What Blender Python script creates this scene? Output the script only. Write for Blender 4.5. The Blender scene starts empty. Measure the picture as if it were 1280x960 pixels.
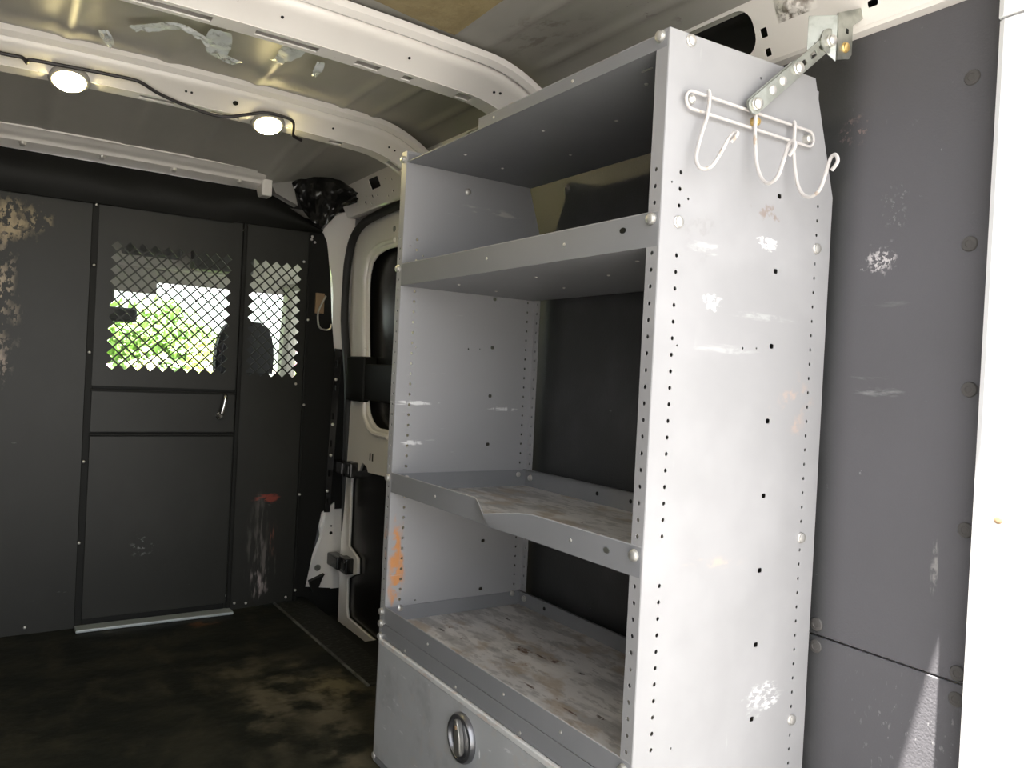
import bpy, bmesh, math, random
from mathutils import Vector, Matrix, noise as mnoise
random.seed(7)
sc = bpy.context.scene
COL = sc.collection
PI = math.pi

# ------------------------------------------------------------------ materials
def nnode(nt, typ, **kw):
    n = nt.nodes.new(typ)
    for k, v in kw.items():
        setattr(n, k, v)
    return n

def math_node(nt, op, a, b=None, clamp=False):
    n = nnode(nt, 'ShaderNodeMath', operation=op, use_clamp=clamp)
    for i, v in enumerate((a, b)):
        if v is None: continue
        if isinstance(v, (int, float)): n.inputs[i].default_value = v
        else: nt.links.new(v, n.inputs[i])
    return n.outputs[0]

def vec_node(nt, op, a, b):
    n = nnode(nt, 'ShaderNodeVectorMath', operation=op)
    for i, v in enumerate((a, b)):
        if isinstance(v, (tuple, list)): n.inputs[i].default_value = v
        else: nt.links.new(v, n.inputs[i])
    return n

def smooth(nt, v, lo, hi):
    n = nnode(nt, 'ShaderNodeMapRange', interpolation_type='SMOOTHSTEP')
    nt.links.new(v, n.inputs['Value'])
    n.inputs['From Min'].default_value = lo
    n.inputs['From Max'].default_value = hi
    return n.outputs[0]

def noise_mask(nt, pos, scale, lo, hi, detail=4.0, off=(0, 0, 0), rough=.6):
    if isinstance(scale, (int, float)): scale = (scale,) * 3
    v = vec_node(nt, 'MULTIPLY', pos, scale).outputs[0]
    v = vec_node(nt, 'ADD', v, off).outputs[0]
    n = nnode(nt, 'ShaderNodeTexNoise')
    n.inputs['Scale'].default_value = 1.0
    n.inputs['Detail'].default_value = detail
    n.inputs['Roughness'].default_value = rough
    nt.links.new(v, n.inputs['Vector'])
    return smooth(nt, n.outputs['Fac'], lo, hi)

def blob_mask(nt, pos, c, r, soft=.5, warp=1.7):
    v = vec_node(nt, 'SUBTRACT', pos, c).outputs[0]
    v = vec_node(nt, 'DIVIDE', v, r).outputs[0]
    if warp:
        w_ = vec_node(nt, 'ADD', v, tuple(k * 7.3 for k in c)).outputs[0]
        nz = nnode(nt, 'ShaderNodeTexNoise'); nz.inputs['Scale'].default_value = 1.9; nz.inputs['Detail'].default_value = 3.
        nt.links.new(w_, nz.inputs['Vector'])
        d_ = vec_node(nt, 'SUBTRACT', nz.outputs['Color'], (.5, .5, .5)).outputs[0]
        d_ = vec_node(nt, 'MULTIPLY', d_, (warp,) * 3).outputs[0]
        v = vec_node(nt, 'ADD', v, d_).outputs[0]
    n = nnode(nt, 'ShaderNodeVectorMath', operation='LENGTH')
    nt.links.new(v, n.inputs[0])
    return smooth(nt, n.outputs['Value'], 1.0, soft)

def material(name, base, rough=.5, metal=0., layers=(), bump=None, spec=None, rough_var=None, coat=0.):
    m = bpy.data.materials.new(name); m.use_nodes = True
    nt = m.node_tree; bs = nt.nodes['Principled BSDF']
    bs.inputs['Roughness'].default_value = rough
    bs.inputs['Metallic'].default_value = metal
    if spec is not None: bs.inputs['Specular IOR Level'].default_value = spec
    if coat: bs.inputs['Coat Weight'].default_value = coat
    geo = nnode(nt, 'ShaderNodeNewGeometry'); pos = geo.outputs['Position']
    col = nnode(nt, 'ShaderNodeRGB'); col.outputs[0].default_value = (*base, 1)
    cur = col.outputs[0]
    for L in layers:
        masks = []
        if 'noise' in L: masks.append(noise_mask(nt, pos, *L['noise'], off=L.get('off', (0, 0, 0)), detail=L.get('detail', 4.)))
        if 'noise2' in L: masks.append(noise_mask(nt, pos, *L['noise2'], off=(3.1, 7.7, 1.3)))
        if 'blob' in L: masks.append(blob_mask(nt, pos, *L['blob']))
        f = masks[0]
        for k in masks[1:]: f = math_node(nt, 'MULTIPLY', f, k)
        f = math_node(nt, 'MULTIPLY', f, L.get('amt', 1.0), clamp=True)
        mx = nnode(nt, 'ShaderNodeMix', data_type='RGBA')
        nt.links.new(f, mx.inputs['Factor']); nt.links.new(cur, mx.inputs['A'])
        mx.inputs['B'].default_value = (*L['col'], 1)
        cur = mx.outputs['Result']
    nt.links.new(cur, bs.inputs['Base Color'])
    if rough_var:
        f = noise_mask(nt, pos, rough_var[0], .3, .7)
        r = math_node(nt, 'MULTIPLY_ADD', f, rough_var[1]); 
        r.node.inputs[2].default_value = rough
        nt.links.new(r, bs.inputs['Roughness'])
    if bump:
        v = vec_node(nt, 'MULTIPLY', pos, (bump[0],) * 3 if isinstance(bump[0], (int, float)) else bump[0]).outputs[0]
        n = nnode(nt, 'ShaderNodeTexNoise'); n.inputs['Scale'].default_value = 1.; n.inputs['Detail'].default_value = bump[2] if len(bump) > 2 else 3.
        nt.links.new(v, n.inputs['Vector'])
        b = nnode(nt, 'ShaderNodeBump'); b.inputs['Strength'].default_value = 1.; b.inputs['Distance'].default_value = bump[1]
        nt.links.new(n.outputs['Fac'], b.inputs['Height']); nt.links.new(b.outputs[0], bs.inputs['Normal'])
    return m

M = {}
SCR = dict(noise=((6, 6, 90), .66, .72))
M['shelf_grey'] = material('shelf_grey_paint', (.215, .218, .228), .42, layers=[
    dict(noise=(5, .35, .75), col=(.25, .25, .26), amt=.6),
    dict(noise=((60, 9, 9), .69, .74), noise2=(3, .5, .62), col=(.45, .45, .46), amt=.6),
    dict(noise=((14, 14, 160), .70, .75), noise2=(4, .52, .62), col=(.5, .5, .5), amt=.5),
    dict(noise=(55, .74, .78), noise2=(6, .55, .65), col=(.16, .07, .035), amt=.8)])
M['panel_grey'] = material('end_panel_grey_paint', (.29, .287, .29), .40, layers=[
    dict(noise=(3.5, .4, .7), col=(.345, .34, .345), amt=.7),
    dict(noise=((40, 40, 5), .66, .74), noise2=(4, .5, .62), col=(.48, .48, .48), amt=.45),
    dict(blob=((1.10, .884, 1.226), (.03, .04, .012), .6), noise=(60, .40, .5), col=(.82, .82, .80)),
    dict(blob=((1.15, .884, .44), (.06, .04, .03), .3), noise=((80, 80, 200), .45, .6), col=(.7, .7, .7)),
    dict(blob=((1.19, .884, .95), (.07, .04, .07), .2), noise=(26, .5, .65), col=(.50, .34, .26), amt=.55),
    dict(blob=((1.03, .884, .69), (.09, .04, .012), .2), noise=(26, .45, .65), col=(.55, .40, .30), amt=.5),
    dict(blob=((1.1, .884, 1.275), (.06, .04, .03), .2), noise=(34, .52, .62), col=(.20, .13, .09), amt=.6),
    dict(blob=((.97, .884, 1.115), (.022, .04, .014), .2), noise=(70, .40, .55), col=(.80, .80, .79)),
    dict(blob=((1.10, .884, 1.10), (.09, .04, .008), .2), noise=((30, 30, 70), .38, .6), col=(.62, .62, .62), amt=.3),
    dict(blob=((1.01, .884, 1.04), (.10, .04, .008), .2), noise=((30, 30, 70), .38, .6), col=(.62, .62, .62), amt=.25),
    dict(blob=((.95, .884, 1.20), (.05, .04, .012), .2), noise=((30, 30, 70), .40, .6), col=(.5, .5, .5), amt=.7),
    dict(blob=((.935, .884, 1.22), (.05, .04, .06), .2), noise=(40, .5, .62), col=(.22, .21, .20), amt=.3),
    dict(noise=(70, .755, .78), col=(.20, .10, .06), amt=.7)])
M['far_panel'] = material('far_panel_grey_paint', (.33, .33, .335), .42, layers=[
    dict(noise=(4, .4, .7), col=(.34, .34, .35), amt=.6),
    dict(blob=((.87, 1.782, .50), (.03, .05, .13), .4), noise=(22, .45, .58), col=(.62, .25, .06), amt=.85),
    dict(blob=((.9, 1.782, .90), (.07, .05, .006), .5), noise=((40, 40, 10), .4, .5), col=(.75, .75, .75)),
    dict(blob=((1.17, 1.782, .89), (.05, .05, .006), .5), noise=((40, 40, 10), .4, .5), col=(.7, .7, .7)),
    dict(blob=((.9, 1.782, .80), (.035, .05, .008), .5), noise=((40, 40, 10), .4, .5), col=(.7, .7, .7)),
    dict(blob=((1.12, 1.782, 1.41), (.12, .05, .012), .3), noise=((20, 20, 60), .45, .6), col=(.55, .54, .5), amt=.8),
    dict(noise=((12, 12, 120), .70, .75), col=(.5, .5, .5), amt=.5)])
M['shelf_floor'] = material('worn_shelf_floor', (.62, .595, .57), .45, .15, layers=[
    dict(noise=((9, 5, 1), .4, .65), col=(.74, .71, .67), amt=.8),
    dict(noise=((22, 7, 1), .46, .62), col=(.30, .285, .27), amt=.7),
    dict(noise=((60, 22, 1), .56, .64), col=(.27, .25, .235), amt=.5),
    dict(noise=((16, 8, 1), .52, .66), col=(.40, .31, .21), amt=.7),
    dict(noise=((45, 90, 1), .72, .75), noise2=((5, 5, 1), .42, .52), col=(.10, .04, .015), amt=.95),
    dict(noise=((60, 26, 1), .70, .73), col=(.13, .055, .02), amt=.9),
    dict(blob=((1.047, 1.462, .355), (.022, .036, .05), .3), noise=(70, .42, .52), col=(.13, .055, .015)),
    dict(blob=((1.062, 1.415, .355), (.004, .025, .05), .5), noise=(90, .30, .42), col=(.07, .03, .015)),
    dict(blob=((1.072, 1.38, .355), (.014, .016, .05), .3), noise=(90, .45, .52), col=(.12, .05, .03)),
    dict(blob=((.942, 1.286, .355), (.004, .024, .05), .5), noise=(90, .30, .42), col=(.10, .05, .025)),
    dict(blob=((.94, 1.154, .355), (.003, .026, .05), .5), noise=(90, .30, .42), col=(.12, .05, .03)),
    dict(blob=((1.081, 1.293, .355), (.006, .010, .05), .5), noise=(90, .30, .42), col=(.05, .035, .02)),
    dict(blob=((.975, 1.105, .355), (.006, .016, .05), .5), noise=(90, .35, .48), col=(.09, .06, .04)),
    dict(blob=((.95, 1.673, .355), (.004, .018, .05), .5), noise=(90, .30, .42), col=(.05, .035, .03)),
    dict(blob=((1.144, 1.674, .355), (.004, .018, .05), .5), noise=(90, .30, .42), col=(.05, .035, .03)),
    dict(blob=((1.001, 1.40, .355), (.02, .02, .05), .3), noise=(90, .52, .6), col=(.30, .12, .07), amt=.7),
    dict(blob=((1.24, 1.3, .36), (.05, .6, .03), .2), noise=(22, .4, .6), col=(.28, .20, .12), amt=.6),
    dict(noise=((70, 16, 1), .68, .73), col=(.48, .47, .45), amt=.5)], bump=(14, .0015))
M['worn_edge'] = material('rubbed_sheet_edge', (.34, .34, .35), .4, layers=[dict(noise=(40, .5, .66), col=(.24, .17, .12), amt=.5)])
M['zinc'] = material('zinc_plate', (.42, .43, .39), .34, .85, layers=[dict(noise=(40, .4, .65), col=(.30, .31, .27), amt=.7)])
M['bolt'] = material('zinc_bolt', (.68, .66, .62), .32, .75)
M['brass'] = material('yellow_zinc_bolt', (.75, .52, .20), .35, .8)
M['hook'] = material('dull_white_coated_wire', (.50, .475, .46), .5, layers=[dict(noise=((40, 40, 30), .60, .68), col=(.36, .27, .19), amt=.8)])
M['white'] = material('white_body_paint', (.84, .805, .755), .32, layers=[
    dict(noise=(5, .5, .75), col=(.77, .73, .68), amt=.5),
    dict(noise=(38, .70, .76), noise2=(4, .5, .6), col=(.24, .18, .13), amt=.5)], coat=.3)
M['pillar_white'] = material('white_pillar_paint', (.82, .82, .82), .3, coat=.3)
M['roof'] = material('roof_underside_paint', (.40, .385, .345), .42, layers=[
    dict(noise=((4, 2, 4), .4, .7), col=(.34, .33, .295), amt=.7),
    dict(blob=((1.03, 1.50, 1.76), (.09, .20, .05), .3), noise=((30, 14, 20), .5, .62), col=(.17, .14, .11), amt=.6),
    dict(blob=((1.08, 1.2, 1.76), (.10, .16, .05), .3), noise=((40, 22, 20), .60, .66), col=(.10, .075, .06), amt=.8),
    dict(noise=(45, .72, .76), col=(.24, .22, .19), amt=.5)], bump=((7, 3, 7), .010, 1.))
M['roof_white'] = material('roof_overspray', (.62, .60, .57), .5)
M['patch'] = material('tan_glue_patch', (.30, .235, .115), .75, layers=[dict(noise=(26, .4, .65), col=(.36, .29, .15), amt=.8)], bump=(60, .003))
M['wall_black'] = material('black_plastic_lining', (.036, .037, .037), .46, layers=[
    dict(blob=((1.285, .55, .75), (.3, .345, 3.), .8, 0.), col=(.096, .093, .101)),  # exposed lining painted lighter, copying the stronger light outside the shelf
    dict(noise=(3, .4, .7), noise2=(6, .3, .7), col=(.085, .083, .088), amt=.5),
    dict(noise=(90, .68, .76), noise2=(5, .42, .6), col=(.18, .18, .19), amt=.40),
    dict(noise=((9, 45, 45), .71, .74), noise2=(7, .52, .6), col=(.30, .30, .31), amt=.5),
    dict(blob=((1.285, .792, 1.213), (.05, .035, .028), .3), noise=(150, .49, .55), col=(.55, .52, .52), amt=.95),
    dict(blob=((1.285, .78, .983), (.05, .05, .010), .3), noise=((30, 20, 90), .36, .6), col=(.24, .24, .24), amt=.8),
    dict(blob=((1.285, .79, 1.008), (.05, .055, .006), .3), noise=((30, 20, 90), .40, .6), col=(.20, .20, .20), amt=.6),
    dict(blob=((1.285, .77, 1.135), (.05, .045, .006), .3), noise=((30, 20, 90), .40, .6), col=(.15, .15, .15), amt=.6),
    dict(blob=((1.285, .669, .70), (.05, .008, .05), .3), noise=(60, .36, .55), col=(.28, .27, .26), amt=.8),
    dict(blob=((1.285, .85, 1.45), (.05, .035, .03), .3), noise=(90, .54, .6), col=(.22, .16, .15), amt=.8),
    dict(blob=((1.285, .77, 1.30), (.05, .03, .05), .3), noise=(150, .55, .62), col=(.22, .22, .22), amt=.7),
    dict(blob=((1.285, .70, .42), (.05, .14, .13), .2), noise=((130, 130, 60), .62, .68), col=(.30, .30, .30), amt=.5)], bump=(260, .0006))
M['bulk_black'] = material('black_bulkhead_paint', (.0175, .0178, .0150), .45, spec=.32, layers=[
    dict(noise=((3, 3, 2), .4, .7), col=(.026, .026, .023), amt=.8),
    dict(noise=((14, 14, 60), .71, .75), noise2=(3, .5, .6), col=(.16, .16, .155), amt=.4),
    dict(noise=((60, 60, 10), .72, .76), noise2=(3, .5, .6), col=(.14, .14, .14), amt=.35),
    dict(blob=((.05, 3.187, 1.42), (.085, .1, .13), .1), noise=((52, 52, 34), .50, .56), col=(.42, .33, .20), amt=.95),
    dict(blob=((.12, 3.187, 1.43), (.06, .1, .08), .2), noise=((34, 34, 24), .50, .57), col=(.30, .24, .14), amt=.85),
    dict(blob=((.03, 3.187, 1.18), (.075, .1, .24), .1), noise=((50, 50, 34), .50, .56), col=(.42, .34, .25), amt=.95),
    dict(blob=((.03, 3.187, .95), (.06, .1, .10), .1), noise=((48, 48, 34), .49, .56), col=(.45, .36, .30), amt=.9),
    dict(blob=((.97, 3.187, .44), (.06, .1, .022), .4), noise=((25, 25, 60), .42, .5), col=(.24, .05, .035), amt=.9),
    dict(blob=((.96, 3.187, .20), (.07, .1, .24), .2), noise=((50, 50, 6), .47, .60), col=(.17, .15, .14), amt=.7),
    dict(blob=((.95, 3.187, .11), (.045, .1, .09), .2), noise=((60, 60, 9), .46, .56), col=(.42, .36, .35), amt=.8),
    dict(blob=((1.0, 3.187, .28), (.02, .1, .10), .2), noise=((60, 60, 9), .46, .58), col=(.20, .07, .05), amt=.7),
    dict(blob=((.51, 3.187, .28), (.05, .1, .05), .2), noise=((50, 50, 50), .55, .6), col=(.22, .22, .22), amt=.7)])
M['black'] = material('black_rubber', (.0075, .0078, .0065), .6, spec=.25)
M['pin'] = material('faded_push_pin', (.075, .07, .066), .5)
M['black_gloss'] = material('black_plastic_gloss', (.012, .012, .012), .25)
M['seal_black'] = material('rubber_seal', (.014, .014, .014), .55)
M['floor'] = material('worn_rubber_floor', (.008, .0095, .007), .6, spec=.25, layers=[
    dict(noise=((5, 7, 1), .42, .66), col=(.032, .030, .020), amt=.6),
    dict(noise=((11, 5, 1), .50, .72), col=(.070, .060, .040), amt=.35),
    dict(blob=((.84, 2.15, 0), (.26, .6, .1), .1), noise=((6, 7, 1), .42, .60), col=(.135, .115, .075), amt=.85),
    dict(blob=((.93, 2.30, 0), (.09, .14, .1), .3), noise=((14, 12, 1), .30, .55), col=(.15, .125, .07), amt=.9),
    dict(blob=((.72, 3.06, 0), (.09, .06, .1), .1), noise=((18, 18, 1), .4, .6), col=(.16, .07, .03), amt=.7)], bump=(30, .002))
M['sill'] = material('ribbed_rubber_sill', (.013, .014, .012), .65, spec=.3, layers=[dict(noise=((50, 50, 1), .5, .7), col=(.05, .05, .043), amt=.8)], bump=(70, .003))
M['edge'] = material('worn_rubber_edge', (.05, .05, .045), .6, layers=[dict(noise=((30, 9, 1), .45, .6), col=(.13, .13, .12))])
M['alu'] = material('dull_aluminium', (.42, .46, .46), .5, .4)
M['chrome'] = material('chrome', (.75, .75, .75), .18, 1.)
M['dark_steel'] = material('dark_steel_ring', (.20, .20, .21), .33, .8)
M['steel'] = material('brushed_steel', (.52, .51, .48), .32, .85)
M['cable'] = material('black_cable', (.018, .014, .014), .5)
M['seat'] = material('dark_seat_cloth', (.028, .029, .032), .85, bump=(300, .001))
M['cab_trim'] = material('grey_cab_lining', (.30, .29, .27), .8)
M['cab_dark'] = material('dark_cab_plastic', (.03, .03, .03), .6)
M['belt'] = material('tan_webbing', (.28, .19, .11), .7)
M['ground'] = material('pale_concrete', (.165, .160, .152), .9, layers=[dict(noise=(1.2, .35, .7), col=(.14, .136, .131), amt=.8)])
M['lawn'] = material('grass', (.16, .26, .05), .9, layers=[dict(noise=(3, .35, .7), col=(.26, .34, .09), amt=.8)])
M['bark'] = material('bark', (.12, .08, .05), .9)
M['wood'] = material('pale_fence_wood', (.72, .70, .68), .8, layers=[dict(noise=((30, 30, 3), .4, .65), col=(.60, .58, .56), amt=.7)])
def leafmat(n, c):
    m = material(n, c, .5, layers=[dict(noise=(9, .35, .7), col=tuple(min(1, k * 1.7) for k in c), amt=.8)])
    b = m.node_tree.nodes['Principled BSDF']
    return m
M['leaf_green'] = leafmat('leaf_green', (.20, .30, .09))
M['leaf_lime'] = leafmat('leaf_lime', (.50, .55, .20))
M['leaf_yellow'] = leafmat('leaf_yellow', (.78, .74, .36))
M['petal'] = leafmat('pink_petal', (.75, .20, .36))

def emit(name, col, s):
    m = bpy.data.materials.new(name); m.use_nodes = True
    b = m.node_tree.nodes['Principled BSDF']
    b.inputs['Base Color'].default_value = (*col, 1)
    b.inputs['Emission Color'].default_value = (*col, 1)
    b.inputs['Emission Strength'].default_value = s
    return m
M['led'] = emit('warm_led', (1., .83, .40), 70.)

def glass(name, tint, fac, rough=.02):
    m = bpy.data.materials.new(name); m.use_nodes = True; nt = m.node_tree
    nt.nodes.clear()
    o = nnode(nt, 'ShaderNodeOutputMaterial'); t = nnode(nt, 'ShaderNodeBsdfTransparent'); g = nnode(nt, 'ShaderNodeBsdfGlossy')
    t.inputs[0].default_value = (*tint, 1); g.inputs['Roughness'].default_value = rough
    mx = nnode(nt, 'ShaderNodeMixShader'); mx.inputs[0].default_value = fac
    nt.links.new(t.outputs[0], mx.inputs[1]); nt.links.new(g.outputs[0], mx.inputs[2]); nt.links.new(mx.outputs[0], o.inputs[0])
    return m
M['glass'] = glass('window_glass', (.90, .95, .92), .06)
def reflection_film(name):
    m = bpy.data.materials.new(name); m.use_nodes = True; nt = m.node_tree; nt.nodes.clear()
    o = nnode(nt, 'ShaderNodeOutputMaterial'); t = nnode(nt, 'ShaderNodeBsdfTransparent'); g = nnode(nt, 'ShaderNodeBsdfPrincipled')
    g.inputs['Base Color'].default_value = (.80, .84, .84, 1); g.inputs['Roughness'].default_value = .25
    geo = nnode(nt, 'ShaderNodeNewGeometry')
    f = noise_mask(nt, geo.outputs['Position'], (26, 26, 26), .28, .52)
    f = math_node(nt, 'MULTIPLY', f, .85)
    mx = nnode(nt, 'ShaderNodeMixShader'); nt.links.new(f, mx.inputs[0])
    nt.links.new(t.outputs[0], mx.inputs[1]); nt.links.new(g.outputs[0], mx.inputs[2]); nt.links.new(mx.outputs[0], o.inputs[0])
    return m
M['reflection_film'] = reflection_film('pale_reflection_film')  # whitish see-through surface that paints sunlight reflections on the roof

# ------------------------------------------------------------------ object helpers
WLOC = {}
def tag(o, label=None, cat=None, group=None, kind=None):
    if label: o['label'] = label
    if cat: o['category'] = cat
    if group: o['group'] = group
    if kind: o['kind'] = kind
    return o

def empty(name, loc, label=None, cat=None, group=None, kind=None):
    o = bpy.data.objects.new(name, None); COL.objects.link(o)
    o.empty_display_size = .05
    o.location = loc; WLOC[o] = Vector(loc)
    return tag(o, label, cat, group, kind)

class MB:
    def __init__(self): self.bm = bmesh.new()
    def box(self, x0, x1, y0, y1, z0, z1, bev=0., seg=2):
        r = bmesh.ops.create_cube(self.bm, size=1.)
        for v in r['verts']:
            v.co = Vector(((x0 + x1) / 2 + v.co.x * (x1 - x0), (y0 + y1) / 2 + v.co.y * (y1 - y0), (z0 + z1) / 2 + v.co.z * (z1 - z0)))
        if bev:
            es = list({e for v in r['verts'] for e in v.link_edges})
            bmesh.ops.bevel(self.bm, geom=es, offset=bev, segments=seg, profile=.5, affect='EDGES')
        return self
    def tube(self, pts, r, seg=8, closed=False):
        pts = [Vector(p) for p in pts]; n = len(pts); rings = []
        up = None
        for i, p in enumerate(pts):
            if closed: t = pts[(i + 1) % n] - pts[i - 1]
            else: t = pts[min(i + 1, n - 1)] - pts[max(i - 1, 0)]
            t.normalize()
            if up is None:
                up = Vector((0, 0, 1)) if abs(t.z) < .9 else Vector((1, 0, 0))
            a = up - t * up.dot(t)
            if a.length < 1e-4: a = t.orthogonal()
            a.normalize(); b = t.cross(a); up = a
            rr = r[i] if isinstance(r, (list, tuple)) else r
            rings.append([self.bm.verts.new(p + (a * math.cos(2 * PI * k / seg) + b * math.sin(2 * PI * k / seg)) * rr) for k in range(seg)])
        m = n if closed else n - 1
        for i in range(m):
            A, B = rings[i], rings[(i + 1) % n]
            for k in range(seg):
                self.bm.faces.new((A[k], A[(k + 1) % seg], B[(k + 1) % seg], B[k]))
        if not closed:
            self.bm.faces.new(rings[0][::-1]); self.bm.faces.new(rings[-1])
        return self
    def prism(self, poly, o, U, V, N):
        """polygon (u, v) extruded from o by vector N"""
        o, U, V, N = Vector(o), Vector(U), Vector(V), Vector(N)
        A = [self.bm.verts.new(o + U * p[0] + V * p[1]) for p in poly]
        B = [self.bm.verts.new(o + U * p[0] + V * p[1] + N) for p in poly]
        k = len(poly)
        self.bm.faces.new(A[::-1]); self.bm.faces.new(B)
        for i in range(k): self.bm.faces.new((A[i], A[(i + 1) % k], B[(i + 1) % k], B[i]))
        return self
    def lathe(self, prof, c, axis, seg=24, sx=1., sy=1.):
        """prof: (r, h) along axis from c"""
        c = Vector(c); ax = Vector(axis).normalized()
        a = ax.orthogonal().normalized()
        if abs(ax.z) < .9:
            b = Vector((0, 0, 1)); a = b.cross(ax).normalized(); b = ax.cross(a)
        else: b = ax.cross(a)
        rings = []
        for r, h in prof:
            rings.append([self.bm.verts.new(c + ax * h + (a * math.cos(2 * PI * k / seg) * sx + b * math.sin(2 * PI * k / seg) * sy) * max(r, 1e-5)) for k in range(seg)])
        for i in range(len(prof) - 1):
            A, B = rings[i], rings[i + 1]
            for k in range(seg): self.bm.faces.new((A[k], A[(k + 1) % seg], B[(k + 1) % seg], B[k]))
        self.bm.faces.new(rings[0][::-1]); self.bm.faces.new(rings[-1])
        return self
    def grid(self, fn, nu, nv, thick=None):
        """surface fn(u,v) u,v in 0..1, optionally thickened by a vector"""
        g = [[self.bm.verts.new(fn(i / nu, j / nv)) for j in range(nv + 1)] for i in range(nu + 1)]
        for i in range(nu):
            for j in range(nv): self.bm.faces.new((g[i][j], g[i + 1][j], g[i + 1][j + 1], g[i][j + 1]))
        if thick is not None:
            T = Vector(thick)
            h = [[self.bm.verts.new(v.co + T) for v in row] for row in g]
            for i in range(nu):
                for j in range(nv): self.bm.faces.new((h[i][j], h[i][j + 1], h[i + 1][j + 1], h[i + 1][j]))
            for i in range(nu):
                self.bm.faces.new((g[i][0], h[i][0], h[i + 1][0], g[i + 1][0]))
                self.bm.faces.new((g[i][nv], g[i + 1][nv], h[i + 1][nv], h[i][nv]))
            for j in range(nv):
                self.bm.faces.new((g[0][j], g[0][j + 1], h[0][j + 1], h[0][j]))
                self.bm.faces.new((g[nu][j], h[nu][j], h[nu][j + 1], g[nu][j + 1]))
        return self
    def sheet(self, outer, holes, o, U, V, N, t):
        """flat sheet with holes: outer [(u,v)], holes list of [(u,v)], o + u*U + v*V, thickness t along N (centred)"""
        cu = bpy.data.curves.new('tmp', 'CURVE'); cu.dimensions = '2D'; cu.fill_mode = 'BOTH'; cu.extrude = t / 2
        for poly in [outer] + list(holes):
            s = cu.splines.new('POLY'); s.points.add(len(poly) - 1); s.use_cyclic_u = True
            for q, p in zip(s.points, poly): q.co = (p[0], p[1], 0, 1)
        ob = bpy.data.objects.new('tmp', cu); COL.objects.link(ob)
        dg = bpy.context.evaluated_depsgraph_get()
        me = bpy.data.meshes.new_from_object(ob.evaluated_get(dg))
        o, U, V, N = Vector(o), Vector(U), Vector(V), Vector(N).normalized()
        for v in me.vertices:
            c = v.co.copy(); v.co = o + U * c.x + V * c.y + N * c.z
        self.bm.from_mesh(me)
        bpy.data.objects.remove(ob); bpy.data.curves.remove(cu); bpy.data.meshes.remove(me)
        return self
    def deform(self, fn):
        for v in self.bm.verts: v.co = fn(v.co.copy())
        return self
    def build(self, name, mat, parent=None, label=None, cat=None, group=None, kind=None, smooth_=False, recalc=True):
        bm = self.bm
        bmesh.ops.remove_doubles(bm, verts=bm.verts, dist=1e-6)
        if recalc: bmesh.ops.recalc_face_normals(bm, faces=bm.faces)
        cs = [v.co for v in bm.verts]
        lo = Vector((min(c[i] for c in cs) for i in range(3))); hi = Vector((max(c[i] for c in cs) for i in range(3)))
        w = Vector(((lo.x + hi.x) / 2, (lo.y + hi.y) / 2, lo.z))
        for v in bm.verts: v.co -= w
        me = bpy.data.meshes.new(name); bm.to_mesh(me); bm.free()
        if smooth_:
            for p in me.polygons: p.use_smooth = True
            try: me.set_sharp_from_angle(angle=math.radians(40))
            except Exception: pass
        o = bpy.data.objects.new(name, me); COL.objects.link(o)
        me.materials.append(mat)
        WLOC[o] = w
        if parent is not None:
            o.parent = parent; o.location = w - WLOC[parent]
        else: o.location = w
        return tag(o, label, cat, group, kind)

def circle(u, v, r, n=10, ru=None):
    return [(u + (ru or r) * math.cos(2 * PI * k / n), v + r * math.sin(2 * PI * k / n)) for k in range(n)]
def rrect(u0, u1, v0, v1, r, n=5):
    p = []
    for cx, cy, a in ((u1 - r, v1 - r, 0), (u0 + r, v1 - r, 1), (u0 + r, v0 + r, 2), (u1 - r, v0 + r, 3)):
        for k in range(n + 1):
            t = (a + k / n) * PI / 2
            p.append((cx + r * math.cos(t), cy + r * math.sin(t)))
    return p
def catmull(pts, n=6):
    pts = [Vector(p) for p in pts]; out = []
    for i in range(len(pts) - 1):
        p0, p1, p2, p3 = pts[max(i - 1, 0)], pts[i], pts[i + 1], pts[min(i + 2, len(pts) - 1)]
        for k in range(n):
            t = k / n
            out.append(.5 * ((2 * p1) + (p2 - p0) * t + (2 * p0 - 5 * p1 + 4 * p2 - p3) * t * t + (3 * p1 - p0 - 3 * p2 + p3) * t ** 3))
    out.append(pts[-1]); return out

X, Y, Z = Vector((1, 0, 0)), Vector((0, 1, 0)), Vector((0, 0, 1))

# a bolt mesh (pan head with slot) shared by every copy; axis along +X of the mesh
BOLT = {}
def bolt(parent, c, axis, r=.0075, mat='bolt', name='bolt', h=.006):
    key = (tuple(axis), r, mat, h)
    if key not in BOLT:
        a = Vector(axis)
        b = MB().lathe([(r * 1.12, 0), (r * 1.12, h * .3), (r * .96, h * .45), (r * .92, h * .85), (r * .55, h * 1.1), (r * .1, h * 1.12)], (0, 0, 0), a, 12)
        bm = b.bm
        me = bpy.data.meshes.new(name); bmesh.ops.recalc_face_normals(bm, faces=bm.faces)
        bm.to_mesh(me); bm.free(); me.materials.append(M[mat])
        for p in me.polygons: p.use_smooth = True
        try: me.set_sharp_from_angle(angle=math.radians(40))
        except Exception: pass
        BOLT[key] = me
    o = bpy.data.objects.new(name, BOLT[key]); COL.objects.link(o)
    WLOC[o] = Vector(c)
    o.parent = parent; o.location = Vector(c) - WLOC[parent]
    return o

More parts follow.
